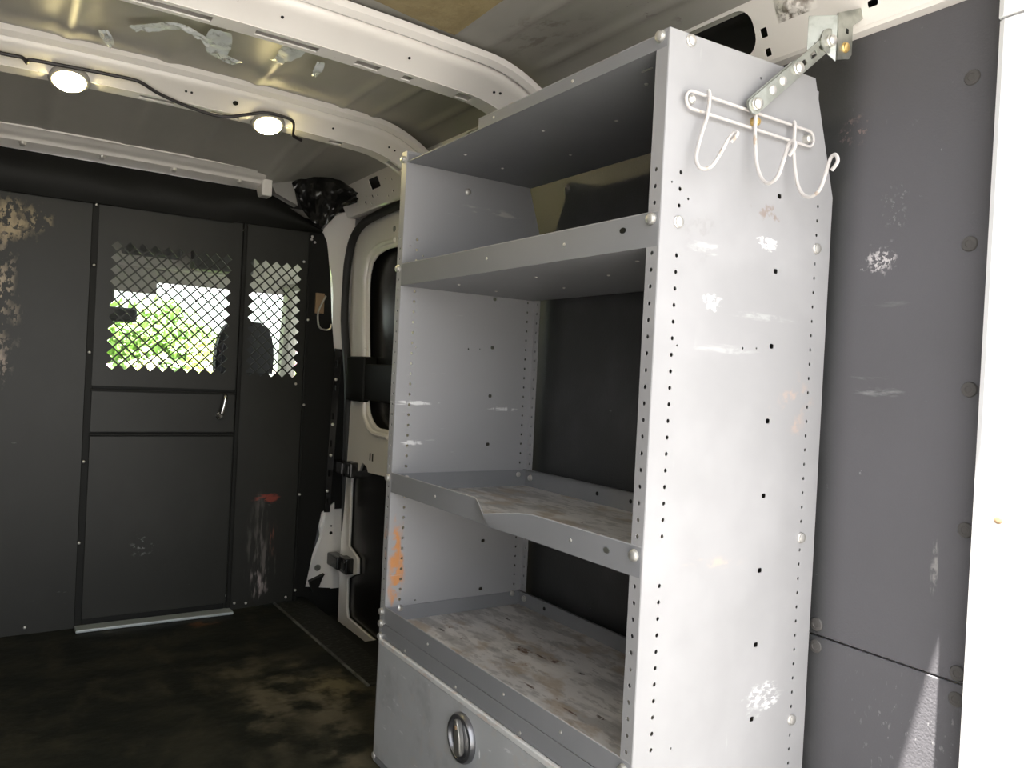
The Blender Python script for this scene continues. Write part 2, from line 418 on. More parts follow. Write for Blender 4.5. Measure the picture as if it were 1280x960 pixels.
# ------------------------------------------------------------------ camera
yaw, pitch, roll, f = .5898, -.0092, .0501, 986.55
cyw, syw = math.cos(yaw), math.sin(yaw)
fw = Vector((syw * math.cos(pitch), cyw * math.cos(pitch), math.sin(pitch)))
ri = Vector((cyw, -syw, 0)); up = ri.cross(fw)
r2 = ri * math.cos(roll) + up * math.sin(roll); u2 = -ri * math.sin(roll) + up * math.cos(roll)
cam = bpy.data.cameras.new('camera'); co = bpy.data.objects.new('camera', cam); COL.objects.link(co)
co.matrix_world = Matrix(((r2.x, u2.x, -fw.x, 0), (r2.y, u2.y, -fw.y, 0), (r2.z, u2.z, -fw.z, .9783), (0, 0, 0, 1)))
cam.sensor_width = 36.; cam.lens = 36. * f / 1280.; cam.clip_start = .02; cam.clip_end = 200
sc.camera = co

# ------------------------------------------------------------------ van shell
YP = 3.187                      # bulkhead plane
XL = -.52                       # left lining
XW = 1.285                      # right lining
XF, YN, YF, XB = .8476, .8838, 1.782, 1.2725   # shelf unit

# floor with step well
MB().sheet([(XL - .04, .42), (1.02, .42), (1.02, 3.26), (XL - .04, 3.26)], [], (0, 0, -.006), X, Y, Z, .012).build('floor', M['floor'], kind='structure')
s = MB()
s.box(1.028, 1.135, 2.24, 3.25, -.012, .003, .001)
s.build('trim_1', M['sill'], kind='structure')
MB().box(1.018, 1.028, 2.24, 3.20, -.012, .005, .002).build('trim_16', M['edge'], kind='structure')
MB().box(1.02, 1.30, .42, 2.24, -.012, 0).build('trim_17', M['floor'], kind='structure')
MB().box(1.135, 1.165, 2.24, 3.25, -.012, 0).build('trim_18', M['black'], kind='structure')
MB().box(1.165, 1.30, 2.24, 2.62, -.012, 0).build('trim_19', M['black'], kind='structure')
MB().box(1.02, 1.40, .42, 3.3, -.14, -.10).build('trim_2', M['black'], kind='structure')
MB().box(1.158, 1.166, 2.62, 3.25, -.11, -.012).build('trim_3', M['black'], kind='structure')

# roof
def roofz(x): 
    d = abs(x - .38); return 1.778 - .025 * (d / .8) ** 2 - .05 * max(0, (d - .72) / .15) ** 2
def ribs(x, y):
    h = 0
    for xr, w in ((.615, .018), (.87, .014), (.97, .014), (.145, .018), (-.11, .014), (-.21, .014), (.38, .02), (1.13, .012), (-.37, .012)):
        h += .007 * math.exp(-((x - xr) / w) ** 2)
    for yb in (1.72, 2.42, 3.12):
        h *= 1 - math.exp(-((y - yb) / .10) ** 4)
    return h
def roof_fn(u, v):
    x = -.46 + u * 1.68; y = .392 + v * 2.888
    z = roofz(x) - .080 * max(0, (min(y, 3.12) - 2.52) / .6) ** 1.6 * min(1, max(0, (1.15 - x) / .25)) - ribs(x, y) + .004 * mnoise.noise(Vector((x * 5, y * 2.2, 3)))
    return Vector((x, y, z))
MB().grid(roof_fn, 190, 60, (0, 0, .03)).build('ceiling', M['roof'], kind='structure', smooth_=True)

def zb(x):
    d = abs(x - .38); return 1.700 - .016 * (d / .6) ** 2 - .045 * max(0, (d - .6) / .17) ** 2 - 1.69
def bow(name, y0, slots, wid=1., up=0.):
    b = MB()
    prof = [(-.082, 1.756), (-.080, 1.745), (-.066, 1.735), (-.058, 1.737), (-.052, 1.742), (-.049, 1.730), (-.042, 1.722), (-.034, 1.7175), (-.004, 1.700), (.004, 1.693), (.012, 1.687)]
    prof2 = [(.060, 1.684), (.068, 1.689), (.082, 1.735), (.092, 1.745), (.12, 1.747)]
    x0, x1, n = -.42, 1.185, 60
    for pr in (prof, prof2):
        b.grid(lambda u, v: Vector((x0 + u * (x1 - x0),
                                    y0 + pr[int(round(v * (len(pr) - 1)))][0] * wid,
                                    pr[int(round(v * (len(pr) - 1)))][1] + up + zb(x0 + u * (x1 - x0)))), n, len(pr) - 1, (0, 0, .004))
    outer = []
    nx = 50
    for k in range(nx + 1): outer.append((x0 + (x1 - x0) * k / nx, .012))
    for k in range(nx + 1): outer.append((x1 - (x1 - x0) * k / nx, .060))
    hs = []
    for a, c, w in slots:
        nn = max(2, int((c - a) / .03))
        hs.append([(a + (c - a) * k / nn, .036 - w) for k in range(nn + 1)] + [(c - (c - a) * k / nn, .036 + w) for k in range(nn + 1)])
    p = MB().sheet(outer, hs, (0, y0, 0), X, Y * wid, Z, .003)
    for k in range(1, 64):
        bmesh.ops.bisect_plane(p.bm, geom=p.bm.verts[:] + p.bm.edges[:] + p.bm.faces[:], plane_co=(x0 + (x1 - x0) * k / 64, 0, 0), plane_no=(1, 0, 0))
    p.deform(lambda c: Vector((c.x, c.y, c.z + 1.687 + up - (c.y - y0 - .012) * .06 + zb(c.x))))
    me = bpy.data.meshes.new('t'); p.bm.to_mesh(me); p.bm.free(); b.bm.from_mesh(me)
    o = b.build(name, M['white'], kind='structure', smooth_=True)
    return o
sl = [(.02, .13, .011), (.21, .37, .012), (.46, .60, .011), (.69, .75, .012), (.81, .835, .012), (.96, 1.0, .013), (1.10, 1.14, .012), (-.2, -.08, .011)]
b1 = bow('trim_4', 1.715, sl)
b2 = bow('trim_5', 2.385, [(-.25, -.12, .01), (.33, .42, .010), (.52, .60, .008), (.88, .92, .010), (1.08, 1.13, .012)], up=.010)
# small dark plug holes on the sloping faces of the bows
for bo, y0, lst in ((b1, 1.715, [(.50, 0), (.80, 0), (.30, 0), (1.04, .006), (1.055, 0)]), (b2, 2.385, [(.575, 0), (.87, 0), (.44, 0), (.455, 0), (1.06, 0), (1.08, 0)])):
    for x, d in lst:
        r = .008 if (y0 > 2 and x == .575) else .0035
        c = Vector((x, y0 - .020 + d, 1.709 + (.010 if y0 > 2 else 0) + zb(x) - d * .55))
        nrm = Vector((0, -.50, -.86))
        MB().lathe([(r, -.001), (r, .0012), (r * .5, .0014)], c, nrm, 10).build('plug', M['black'], bo)
for bo, y0 in ((b1, 1.715), (b2, 2.385)):
    for x in (1.13, 1.15): bolt(bo, (x, y0 - .020, 1.708 + (.010 if y0 > 2 else 0) + zb(x)), (0, -.50, -.86), .006, name='spot_weld')

# header rail above the bulkhead
b = MB()
pr = [(3.035, 1.706), (3.05, 1.703), (3.06, 1.697), (3.075, 1.691), (3.09, 1.689), (3.100, 1.684), (3.105, 1.676), (3.17, 1.662), (3.21, 1.66)]
b.grid(lambda u, v: Vector((-.42 + 1.29 * u, pr[int(round(v * 8))][0], pr[int(round(v * 8))][1] + .4 * zb(-.42 + 1.29 * u))), 40, 8, (0, 0, .006))
hd = b.build('trim_6', M['white'], kind='structure', smooth_=True)
for x in (.079, .314, .549, .783): bolt(hd, (x, 3.112, 1.675), (0, -.35, -.94), .010, name='bolt', h=.012)
MB().box(.865, .905, 3.09, 3.20, 1.63, 1.70, .006).build('bracket', M['white'], hd)
MB().prism([(.905, 1.70), (.99, 1.73), (1.02, 1.62), (.93, 1.655)], (0, 3.13, 0), X, Z, (0, .05, 0)).build('gusset', M['cab_trim'], hd)

# roof side rail above the right wall
R0, R1 = Vector((1.203, 0, 1.735)), Vector((1.257, 0, 1.622))
D = (R1 - R0); LEN = D.length; D.normalize()
Nn = Vector((D.z, 0, -D.x)).normalized()     # facing inwards/down
b = MB()
outer = [(.40, 0), (3.20, 0), (3.20, LEN), (.40, LEN)]
def rs(z): return (1.735 - z) / (1.735 - 1.622) * LEN
holes = [rrect(1.045, 1.30, rs(1.722), rs(1.642), .035), rrect(1.018, 1.034, rs(1.678), rs(1.662), .002), rrect(1.019, 1.033, rs(1.643), rs(1.630), .002),
         rrect(.795, .815, rs(1.655), rs(1.645), .004), rrect(.62, .74, rs(1.72), rs(1.66), .025), rrect(1.5, 1.75, rs(1.722), rs(1.65), .03),
         rrect(1.95, 2.15, rs(1.722), rs(1.66), .03)]
# header over the side door: square hole, small holes
holes += [rrect(2.80, 2.885, rs(1.715), rs(1.678), .003)]
for y, z, r in ((2.70, 1.685, .005), (2.72, 1.65, .006), (2.75, 1.695, .004), (2.86, 1.655, .005), (2.90, 1.658, .007), (2.95, 1.665, .004), (2.93, 1.635, .005), (2.77, 1.64, .005), (2.98, 1.645, .008)):
    holes.append(circle(y, rs(z), r, 8))
b.sheet(outer, holes, R0, Y, D, Nn, .003)
for pr in ([(1.150, 1.757), (1.172, 1.757), (1.180, 1.748), (1.190, 1.748), (1.203, 1.735)], [(1.257, 1.622), (1.262, 1.617), (1.290, 1.617), (1.290, 1.64)]):
    k = len(pr) - 1
    b.grid(lambda u, v: Vector((pr[int(round(v * k))][0], .43 + 2.77 * u, pr[int(round(v * k))][1])), 4, k, (.003, 0, .003))
rail = b.build('trim_7', M['white'], kind='structure', smooth_=True)
MB().box(1.10, 1.375, .395, 3.30, 1.802, 1.83).build('roof_gutter', M['white'], rail)
MB().box(1.265, 1.30, .43, 3.2, 1.64, 1.77).build('rail_web', M['black'], rail)
# grimy wrinkled seam-sealer lump on the rail
def lump(u, v):
    y = .905 + .085 * u; s = .012 + .055 * v
    c = R0 + D * s; d = .010 * math.sin(PI * u) * math.sin(PI * v) * (1 + .9 * mnoise.noise(Vector((u * 5, v * 5, 2))))
    return Vector((c.x, y, c.z)) + (-Nn if Nn.x > 0 else Nn) * (.002 + d)
MB().grid(lump, 16, 12).build('seam_sealer', material('grimy_sealer', (.80, .765, .715), .35, layers=[dict(blob=((1.225, .955, 1.69), (.06, .055, .05), .2), noise=(70, .42, .58), col=(.16, .13, .10), amt=.95)]), rail, label='grimy wrinkled sealer lump', smooth_=True)

# right wall: outer skin, upper and lower lining
wr = empty('wall_right', (1.36, 1.6, 0), kind='structure')
MB().box(1.345, 1.365, .40, 3.28, -.14, 1.80).build('outer_skin', M['white'], wr)
MB().box(1.29, 1.345, 2.52, 2.66, -.10, 1.62, .01).build('door_post', M['white'], wr)
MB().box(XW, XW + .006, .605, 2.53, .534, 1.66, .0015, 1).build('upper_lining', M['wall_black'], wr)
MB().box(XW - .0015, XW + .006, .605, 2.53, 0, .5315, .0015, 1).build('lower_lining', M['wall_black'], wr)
for y, z in ((.652, 1.489), (.642, 1.224), (.630, .994), (.624, .774), (.877, .553), (.876, .513), (.624, .549), (.624, .508), (1.25, 1.49), (1.7, 1.49)):
    MB().lathe([(.0125, 0), (.0125, .0012), (.011, .003), (.006, .0038), (.0055, .003)], (XW, y, z), (-1, 0, 0), 16).build('push_pin', M['pin'], wr, smooth_=True)

# rear door pillar (white, sunlit)
wp = MB()
pl = [(1.237, .586), (1.241, .594), (1.283, .600), (1.283, .40), (1.345, .36), (1.36, .36), (1.36, .33), (1.33, .33), (1.262, .35), (1.237, .46)]
wp.prism([(p[0], p[1]) for p in pl], (0, 0, -.14), X, Y, (0, 0, 1.685))
pillar = wp.build('trim_8', M['pillar_white'], kind='structure')
wp = MB(); pl2 = [(x - .004, y) for x, y in pl]
wp.prism(pl2, (0, 0, 1.548), X, Y, (0, 0, .24)).build('upper_overlap', M['pillar_white'], pillar)
MB().lathe([(.006, 0), (.006, .001), (.003, .0015)], (1.237, .556, .805), (-1, 0, 0), 12).build('plug', M['belt'], pillar)
MB().box(1.2325, 1.237, .528, .536, 1.425, 1.465).build('slot', M['black'], pillar)

# unseen open rear doors, added on both sides to cut light reaching inside
for nm, x, y1, lx in (('added_door_4', -.60, -.42, .055), ('added_door_5', 1.40, -.42, -.012)):
    rd = empty(nm, (x, 0, -.35), kind='structure')
    MB().box(x, x + .045, y1, .33, -.40, 1.74, .015).build('added_door_shell', M['pillar_white'], rd)
    MB().box(x + (.045 if lx > 0 else -.006), x + (.051 if lx > 0 else 0), y1 + .06, .28, -.25, 1.60, .002).build('added_door_lining', M['black'], rd)
# left wall, out of the frame
wl = empty('wall_left', (XL, 1.6, 0), kind='structure')
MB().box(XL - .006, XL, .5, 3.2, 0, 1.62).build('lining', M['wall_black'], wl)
MB().box(XL - .07, XL - .05, .4, 3.2, -.14, 1.80).build('outer_skin', M['white'], wl)
MB().box(-.60, -.40, .395, 3.30, 1.802, 1.83).build('roof_gutter', M['white'], wl)
MB().prism([(XL - .07, 1.80), (XL, 1.60), (XL + .07, 1.735), (XL + .12, 1.80)], (0, .43, 0), X, Z, (0, 2.77, 0)).build('roof_rail', M['white'], wl)

# side door frame / step area: white door post, lower corner
bp = MB()
bp.prism([(1.147, 1.540), (1.156, 1.508), (1.182, 1.478), (1.189, 1.412), (1.205, 1.364), (1.214, 1.28), (1.216, 1.179), (1.225, 1.06), (1.275, 1.06), (1.275, 1.4), (1.29, 1.5), (1.30, 1.64), (1.272, 1.653), (1.203, 1.615)], (0, 3.205, 0), X, Z, (0, .05, 0))
bp.prism([(1.30, 1.66), (1.225, 1.64), (1.225, .30), (1.285, .02), (1.34, .02), (1.34, 1.66)], (0, 3.255, 0), X, Z, (0, .03, 0))
post = bp.build('trim_9', M['white'], kind='structure')
MB().prism([(1.272, .40), (1.236, .37), (1.225, .26), (1.150, .05), (1.285, .03)], (0, 3.225, 0), X, Z, (0, .03, 0)).build('lower_corner', M['white'], post)
for x, z, r in ((1.262, .27, .007), (1.262, .30, .004), (1.21, .125, .014)):
    MB().lathe([(r, 0), (r, .002), (r * .5, .0025)], (x, 3.225, z), (0, -1, 0), 12).build('plug', M['zinc'] if r > .01 else M['black'], post)
MB().prism([(1.17, .075), (1.235, .10), (1.225, .085), (1.205, .03), (1.185, .03)], (0, 3.20, 0), X, Z, (0, .025, 0)).build('clip', M['black'], post)

MB().box(.80, 1.40, 3.262, 3.275, 1.45, 1.80).build('corner_backing', M['cab_dark'], post)
MB().box(1.335, 1.42, 3.262, 3.275, -.14, 1.80).build('outer_post', M['white'], post)
MB().box(1.02, 1.40, 3.262, 3.275, -.14, .12).build('step_riser', M['black'], post)
MB().prism([(1.243, 1.06), (1.30, 1.06), (1.325, .37), (1.222, .37)], (0, 3.235, 0), X, Z, (0, .015, 0)).build('seal_flap', M['black'], post)
# weatherstrip
ws = [(1.285, 1.9, 1.600), (1.285, 2.4, 1.605), (1.27, 2.711, 1.600), (1.27, 2.90, 1.592), (1.27, 3.05, 1.575), (1.27, 3.14, 1.535), (1.27, 3.185, 1.47), (1.268, 3.205, 1.36), (1.268, 3.20, 1.18), (1.285, 3.17, .913), (1.295, 3.175, .644), (1.305, 3.18, .376), (1.315, 3.19, .172), (1.32, 3.19, -.08)]
seal = MB().tube(catmull(ws, 6), .0165, 10).build('trim_10', M['seal_black'], kind='structure', smooth_=True)

# sliding side door
dr = empty('door_1', (1.32, 2.9, -.09), kind='structure')
XD = 1.300
win = [(2.45, 1.456), (2.785, 1.460), (2.86, 1.460), (2.902, 1.456), (2.96, 1.445), (3.014, 1.415), (3.034, 1.37), (3.038, 1.329), (3.02, 1.15), (2.994, .981), (2.985, .838), (2.97, .80), (2.937, .770), (2.90, .752), (2.864, .744), (2.769, .744), (2.45, .744)]
low = [(2.45, .575), (2.77, .571), (2.94, .566), (2.955, .585), (3.0, .60), (3.03, .56), (3.095, .55), (3.11, .50), (3.105, .36), (3.103, .235), (3.06, .222), (3.004, .205), (2.996, .144), (3.05, .125), (3.100, .10), (3.095, -.02), (3.08, -.058), (2.783, -.072), (2.45, -.085)]
MB().sheet([(2.40, 1.60), (3.16, 1.60), (3.20, 1.56), (3.21, 1.4), (3.18, -.10), (2.40, -.10)], [win, low], (XD, 0, 0), Y, Z, X, .012).build('frame', M['white'], dr)
# raised rolled rim round the window
rim = [Vector((XD - .006, y, z)) for y, z in win[1:-1]]
out = []
for p in rim: out.append(p + Vector((0, .02 if p.y > 2.9 else .006 * (p.y > 2.8), .02 if p.z > 1.3 and p.y < 3.03 else (-.02 if p.z < .85 else 0))))
MB().tube(catmull(out, 3), .011, 8).build('window_rim', M['white'], dr, smooth_=True)
MB().tube([p + Vector((.008, .0, 0)) for p in rim], .006, 8).build('inner_rim', M['white'], dr, smooth_=True)
MB().box(XD + .030, XD + .036, 2.40, 3.12, .70, 1.50).build('window_panel', M['black_gloss'], dr)
MB().box(XD + .010, XD + .016, 2.40, 3.14, -.09, .61).build('lower_panel', M['black_gloss'], dr)
lk = MB(); lk.box(XD - .03, XD + .03, 2.98, 3.165, .845, 1.03, .008); lk.box(XD - .02, XD + .03, 2.70, 3.00, .855, 1.0, .006)
lk.build('lock_case', M['black'], dr)
for z in (.560, .163):
    h = MB(); h.box(XD - .040, XD + .02, 3.04, 3.12, z - .032, z + .032, .006); h.box(XD - .055, XD - .01, 3.10, 3.215, z - .024, z + .028, .006)
    h.box(XD - .044, XD - .036, 3.055, 3.105, z - .018, z + .018, .003)
    h.build('striker_block', M['black_gloss'], dr)
for y in (2.90, 2.925): MB().box(XD - .0075, XD - .005, y - .004, y + .004, .615, .645).build('slot', M['black'], dr)
MB().lathe([(.012, 0), (.012, .002), (.006, .003)], (XD - .006, 2.80, 1.525), (-1, 0, 0), 12).build('plug', M['zinc'], dr)

# ------------------------------------------------------------------ bulkhead partition
bk = empty('bulkhead_partition', (.36, YP, 0), 'black steel bulkhead with a meshed door between cargo space and cab', 'partition')
P = .0430
def lattice(n, m, x0, z0, d, clip=None):
    hs = []
    for j in range(m):
        for i in range(n):
            hs.append(((i + .5) * P + x0, (j + .5) * P + z0))
    for j in range(1, m):
        for i in range(1, n):
            hs.append((i * P + x0, j * P + z0))
    out = []
    for u, v in hs:
        if clip and not clip(u, v): continue
        out.append([(u - d, v), (u, v - d), (u + d, v), (u, v + d)])
    return out
# left panel
MB().box(XL, .306, YP, YP + .003, 0, 1.535).build('side_panel', M['bulk_black'], bk)
# right panel with lattice
hx0 = .856
hs = lattice(5, 11, hx0, .925, .0178)
MB().sheet([(.838, 0), (1.098, .012), (1.098, 1.545), (.838, 1.53)], hs, (0, YP, 0), X, Z, -Y, .003).build('side_panel', M['bulk_black'], bk)
# door posts
MB().box(.300, .326, YP - .003, YP + .012, 0, 1.53, .002).build('door_post', M['black'], bk)
MB().box(.820, .842, YP - .003, YP + .012, 0, 1.53, .001).build('door_rebate', M['black'], bk)
MB().box(.826, .842, YP - .014, YP + .0, 0, 1.53, .003).build('door_post', M['black'], bk)
MB().box(1.092, 1.104, YP - .012, YP + .012, .01, 1.53, .002).build('edge_post', M['black'], bk)
# door
hs = lattice(10, 11, .362, .928, .0178)
dn = MB().sheet([(.322, .872), (.822, .872), (.822, 1.532), (.322, 1.524)], hs, (0, YP - .004, 0), X, Z, -Y, .003).build('door', M['bulk_black'], bk)
MB().box(.322, .822, YP - .009, YP - .005, .705, .853, .0015).build('middle_panel', M['bulk_black'], dn)
MB().box(.322, .822, YP - .009, YP - .005, .032, .690, .0015).build('lower_panel', M['bulk_black'], dn)
MB().box(.322, .822, YP + .004, YP + .007, .685, .88).build('backing_rail', M['black'], dn)
MB().box(.320, .824, YP - .012, YP - .003, .853, .860, .001).build('ledge_strip', M['black'], dn)
MB().box(.320, .824, YP - .012, YP - .003, .692, .699, .001).build('ledge_strip', M['black'], dn)
h = MB()
h.tube(catmull([(.781, YP - .010, .848), (.780, YP - .035, .846), (.776, YP - .040, .82), (.768, YP - .040, .785), (.765, YP - .036, .775)], 5), [.008] * 5 + [.008] * 16, 10)
h.lathe([(.014, 0), (.014, .01), (.010, .014), (.010, .032), (.006, .036)], (.765, YP - .009, .770), (0, -1, 0), 16)
h.build('door_handle', M['chrome'], dn, label='bright chrome lever handle', smooth_=True)
MB().box(.30, .84, YP + .004, YP + .012, 0, .05).build('kick_strip', M['black'], bk)
MB().box(.30, .84, 3.118, 3.180, .001, .012, .003).build('threshold_strip', M['alu'], bk, label='dull pale metal threshold strip under the door')
# header cover: dark pleated panel over the panels
def hc(u, v):
    x = XL + (1.135 - XL) * u
    top = 1.662 if x < .90 else 1.662 - (x - .90) / .235 * .115
    bot = 1.520 + (.01 if x > .8 else 0)
    z = bot + (top - bot) * v
    return Vector((x, YP - .022 - .025 * math.sin(PI * v) + .008 * mnoise.noise(Vector((x * 7, z * 9, 0))), z))
MB().grid(hc, 60, 8, (0, .006, 0)).build('header_cover', M['black'], bk, smooth_=True)
MB().tube([(XL + .02, YP - .012, 1.520), (.30, YP - .012, 1.524), (.82, YP - .014, 1.532), (1.09, YP - .012, 1.535)], .006, 8).build('header_bead', M['black'], bk)
# wing panel with slotted strip
MB().prism([(1.104, .02), (1.104, 1.545), (1.150, 1.535), (1.168, 1.50), (1.19, 1.36), (1.205, 1.18), (1.222, 1.045), (1.222, .38), (1.20, .37), (1.142, .04)], (0, YP - .004, 0), X, Z, (0, .004, 0)).build('wing_panel', M['black'], bk)
slots = [rrect(1.229, 1.236, z, z + .028, .0025, 3) for z in (.40, .52, .645, .76, .88, .98)]
MB().sheet([(1.222, 1.06), (1.252, 1.045), (1.232, .37), (1.207, .37)], [[(u - (1.06 - v) * .022, v) for u, v in s_] for s_ in slots], (0, YP - .014, 0), X, Z, -Y, .003).build('slotted_strip', M['black_gloss'], bk)
for x, z in ((1.231, .93), (1.226, .74), (1.224, .61), (1.216, .46)): bolt(bk, (x, YP - .016, z), (0, -1, 0), .006)
for x, z in ((.311, 1.515), (.311, 1.30), (.309, .99), (.306, .60), (.303, .31), (.15, .025), (.83, 1.50), (1.098, 1.50), (1.112, 1.49), (1.10, 1.512), (1.098, 1.17), (1.098, .82), (1.098, .45), (1.098, .055), (.90, .025), (.855, .03), (1.06, .03), (.82, .06), (1.07, 1.405), (1.06, .905)):
    bolt(bk, (x, YP - (.016 if x > .83 or x > .30 and x < .315 else .003), z), (0, -1, 0), .0047, h=.005, name='rivet')

# dark crumpled plastic cover in the corner above the door post
def bag(u, v):
    a = Vector((.985 + .265 * u, 3.11 - .06 * u, 1.70 + .055 * math.sin(PI * min(1, u * 1.25)) + .03 * u))
    bt = Vector((1.03 + .215 * u, 3.10 - .05 * u, 1.60 - .06 * math.sin(PI * min(1, u * 1.4)) + .06 * u * u))
    p = bt + (a - bt) * v
    return p + Vector((-.3, -1, -.2)) * .05 * (mnoise.noise(Vector((u * 3.5, v * 2.5, 1.2))) + .5 * mnoise.noise(Vector((u * 9, v * 7, 5))) + .35 * math.sin(PI * u) * math.sin(PI * v))
MB().grid(bag, 26, 18, (.01, .02, .01)).build('plastic_cover', M['black_gloss'], label='crumpled shiny black plastic cover in the roof corner above door post', cat='cover', smooth_=True)

# metal hook beside the bulkhead
hk = empty('coat_hook', (1.15, 3.17, 1.14), 'small bent metal hook on tan tab at right edge of bulkhead', 'hook')
MB().box(1.128, 1.166, YP - .013, YP - .004, 1.20, 1.285, .002).build('tab', M['belt'], hk)
MB().tube(catmull([(1.17, YP - .016, 1.275), (1.15, YP - .018, 1.235), (1.137, YP - .022, 1.20), (1.137, YP - .03, 1.16), (1.143, YP - .04, 1.139), (1.165, YP - .045, 1.133), (1.182, YP - .05, 1.139), (1.187, YP - .05, 1.158)], 4), .004, 8).build('wire', M['steel'], hk, smooth_=True)

# ------------------------------------------------------------------ dome lights + cable
for i, (x, lab) in enumerate(((.159, 'lit round warm dome light at the left end of roof beam'), (.682, 'lit round warm dome light near the bent cable end'))):
    zc = 1.692 + zb(x)
    L = empty('dome_light', (x, 2.405, zc - .01), lab, 'ceiling light', 'dome lights under the middle roof beam')
    MB().lathe([(.050, .012), (.050, .004), (.047, 0), (.040, -.002), (.040, .012)], (x, 2.405, zc - .002), (0, .38, .92), 24).build('rim', M['cab_trim'], L, smooth_=True)
    MB().lathe([(.038, .0), (.034, -.008), (.022, -.013), (.006, -.015)], (x, 2.405, zc - .002), (0, .38, .92), 24).build('lens', M['led'], L, smooth_=True)
cb = [(-.2, 2.345, 1.712), (.005, 2.345, 1.712), (.05, 2.345, 1.713), (.062, 2.34, 1.70), (.066, 2.345, 1.711), (.12, 2.345, 1.715), (.216, 2.345, 1.719), (.30, 2.345, 1.721), (.33, 2.35, 1.717), (.373, 2.366, 1.705), (.456, 2.386, 1.693), (.543, 2.392, 1.688), (.61, 2.365, 1.702), (.65, 2.345, 1.712), (.70, 2.343, 1.713), (.735, 2.345, 1.707), (.748, 2.37, 1.692), (.758, 2.40, 1.680), (.79, 2.42, 1.677)]
MB().tube(catmull(cb, 4), .0048, 8).build('light_cable', M['cable'], label='thin black cable looping along the roof beam past both lights', cat='cable', smooth_=True)

# ------------------------------------------------------------------ roof: added pale strips standing in for sunlight reflections; tan patch
def reflection_strip(pts, w, name='roof_reflection', lab=None, grp=None, mat='reflection_film'):
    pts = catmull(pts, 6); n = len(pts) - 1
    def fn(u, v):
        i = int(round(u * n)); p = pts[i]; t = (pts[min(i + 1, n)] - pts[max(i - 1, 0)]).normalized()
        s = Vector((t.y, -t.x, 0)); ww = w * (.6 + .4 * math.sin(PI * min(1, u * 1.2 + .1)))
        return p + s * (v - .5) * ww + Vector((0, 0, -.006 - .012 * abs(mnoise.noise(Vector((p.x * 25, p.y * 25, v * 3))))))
    return MB().grid(fn, n, 5, (0, 0, -.0005)).build(name, M[mat], label=lab, cat='roof_reflection', group=grp, smooth_=True)
g = 'pale strips standing in for reflections under the roof'
reflection_strip([(.26, 2.06, 1.757), (.30, 2.02, 1.757), (.34, 1.97, 1.755), (.38, 1.97, 1.75), (.43, 2.02, 1.752)], .035, lab='long curved strip standing in for a sunlight reflection under the roof', grp=g)
reflection_strip([(.43, 1.93, 1.755), (.44, 2.0, 1.752), (.455, 2.06, 1.748), (.51, 2.10, 1.752)], .06, lab='wide crumpled stand-in for a reflection beside the curved strip', grp=g)
reflection_strip([(.60, 1.87, 1.755), (.595, 1.95, 1.752), (.585, 2.02, 1.752)], .055, lab='flat pale rectangle standing in for a reflection close behind the rear roof beam', grp=g)
reflection_strip([(.680, 1.955, 1.755), (.683, 1.99, 1.745), (.690, 2.035, 1.748)], .024, lab='small bright stand-in for a reflection right of the flat pale rectangle', grp=g)
reflection_strip([(.205, 2.12, 1.757), (.22, 2.155, 1.748), (.235, 2.20, 1.752)], .028, lab='small bright stand-in for a reflection above the left dome light', grp=g)
pt = MB().sheet([(.60, 1.00), (.868, 1.00), (.869, 1.25), (.866, 1.42), (.872, 1.612), (.77, 1.604), (.675, 1.588), (.60, 1.58)], [], (0, 0, 1.7545), X, Y, Z, .004)
pt.deform(lambda c: Vector((c.x, c.y, c.z + roofz(c.x) - .014 - 1.7545 + .004)))
pt.build('roof_patch', M['patch'], label='tan rectangular pad glued under the roof at top of picture', cat='patch')

# ------------------------------------------------------------------ shelf unit
su = empty('shelf_unit', (1.06, 1.33, 0), 'tall grey steel van shelving unit with three open shelves and bottom bin', 'shelving')
H = 1.522
PITCH = .02575
def end_panel(y, rear_dir, mat):
    b = MB()
    outer = [(XF, 0), (XB, 0), (XB, 1.333), (1.205, H + .012), (XF, H)]
    outer[3] = (1.205, 1.5335); 
    hs = []
    skip_f = (1.231, 1.2055, .715)
    for k in range(60):
        z = 1.308 - k * PITCH
        if z < .03: break
        if min(abs(z - s_) for s_ in (1.2308, 1.2055, .712, .687, .38)) > .008: hs.append(circle(.886, z, .0036, 8, .0034))
        z2 = 1.182 - (k - 5) * PITCH
        if z2 > .03 and z2 < 1.32 and min(abs(z2 - s_) for s_ in (1.233, .717, .38)) > .009: hs.append(circle(1.2315, z2, .0034, 8, .0030))
    for k in range(10):
        z = 1.311 - k * .129
        if z > .05: hs.append(rrect(1.124 - .0055, 1.124 + .0055, z - .0042, z + .0042, .003, 3))
    for x, z, r in ((1.06, 1.447 + .05, .0028), (.905, 1.27, .0025), (.868, 1.29, .002), (.897, 1.04, .002), (1.05, 1.045, .0026), (1.085, 1.047, .002), (.93, .40, .002)): hs.append(circle(x, z, r, 6))
    b.sheet(outer, hs, (0, y, 0), X, Z, Y, .0018)
    # front flange
    fl = []
    for k in range(60):
        z = 1.308 - k * PITCH
        if z < .03: break
        if min(abs(z - s_) for s_ in (1.2308, .712, .38)) > .009: fl.append(circle(y + .0135, z, .0036, 8))
    b.sheet([(y, 0), (y + .0258, 0), (y + .0258, H), (y, H)], fl, (XF, 0, 0), Y, Z, X, .0018)
    rf = [circle(y + rear_dir * .0135, 1.308 - k * PITCH, .0036, 8) for k in range(49)]
    b.sheet([(y, 0), (y + rear_dir * .0258, 0), (y + rear_dir * .0258, 1.333), (y, 1.333)], rf, (XB - (.0 if rear_dir > 0 else .018), 0, 0), Y, Z, X, .0018)
    b.tube([(XF + .001, y, 0), (XF + .001, y, H)], .0016, 6)
    return b.build('end_panel', mat, su)
end_panel(YN, 1, M['panel_grey'])
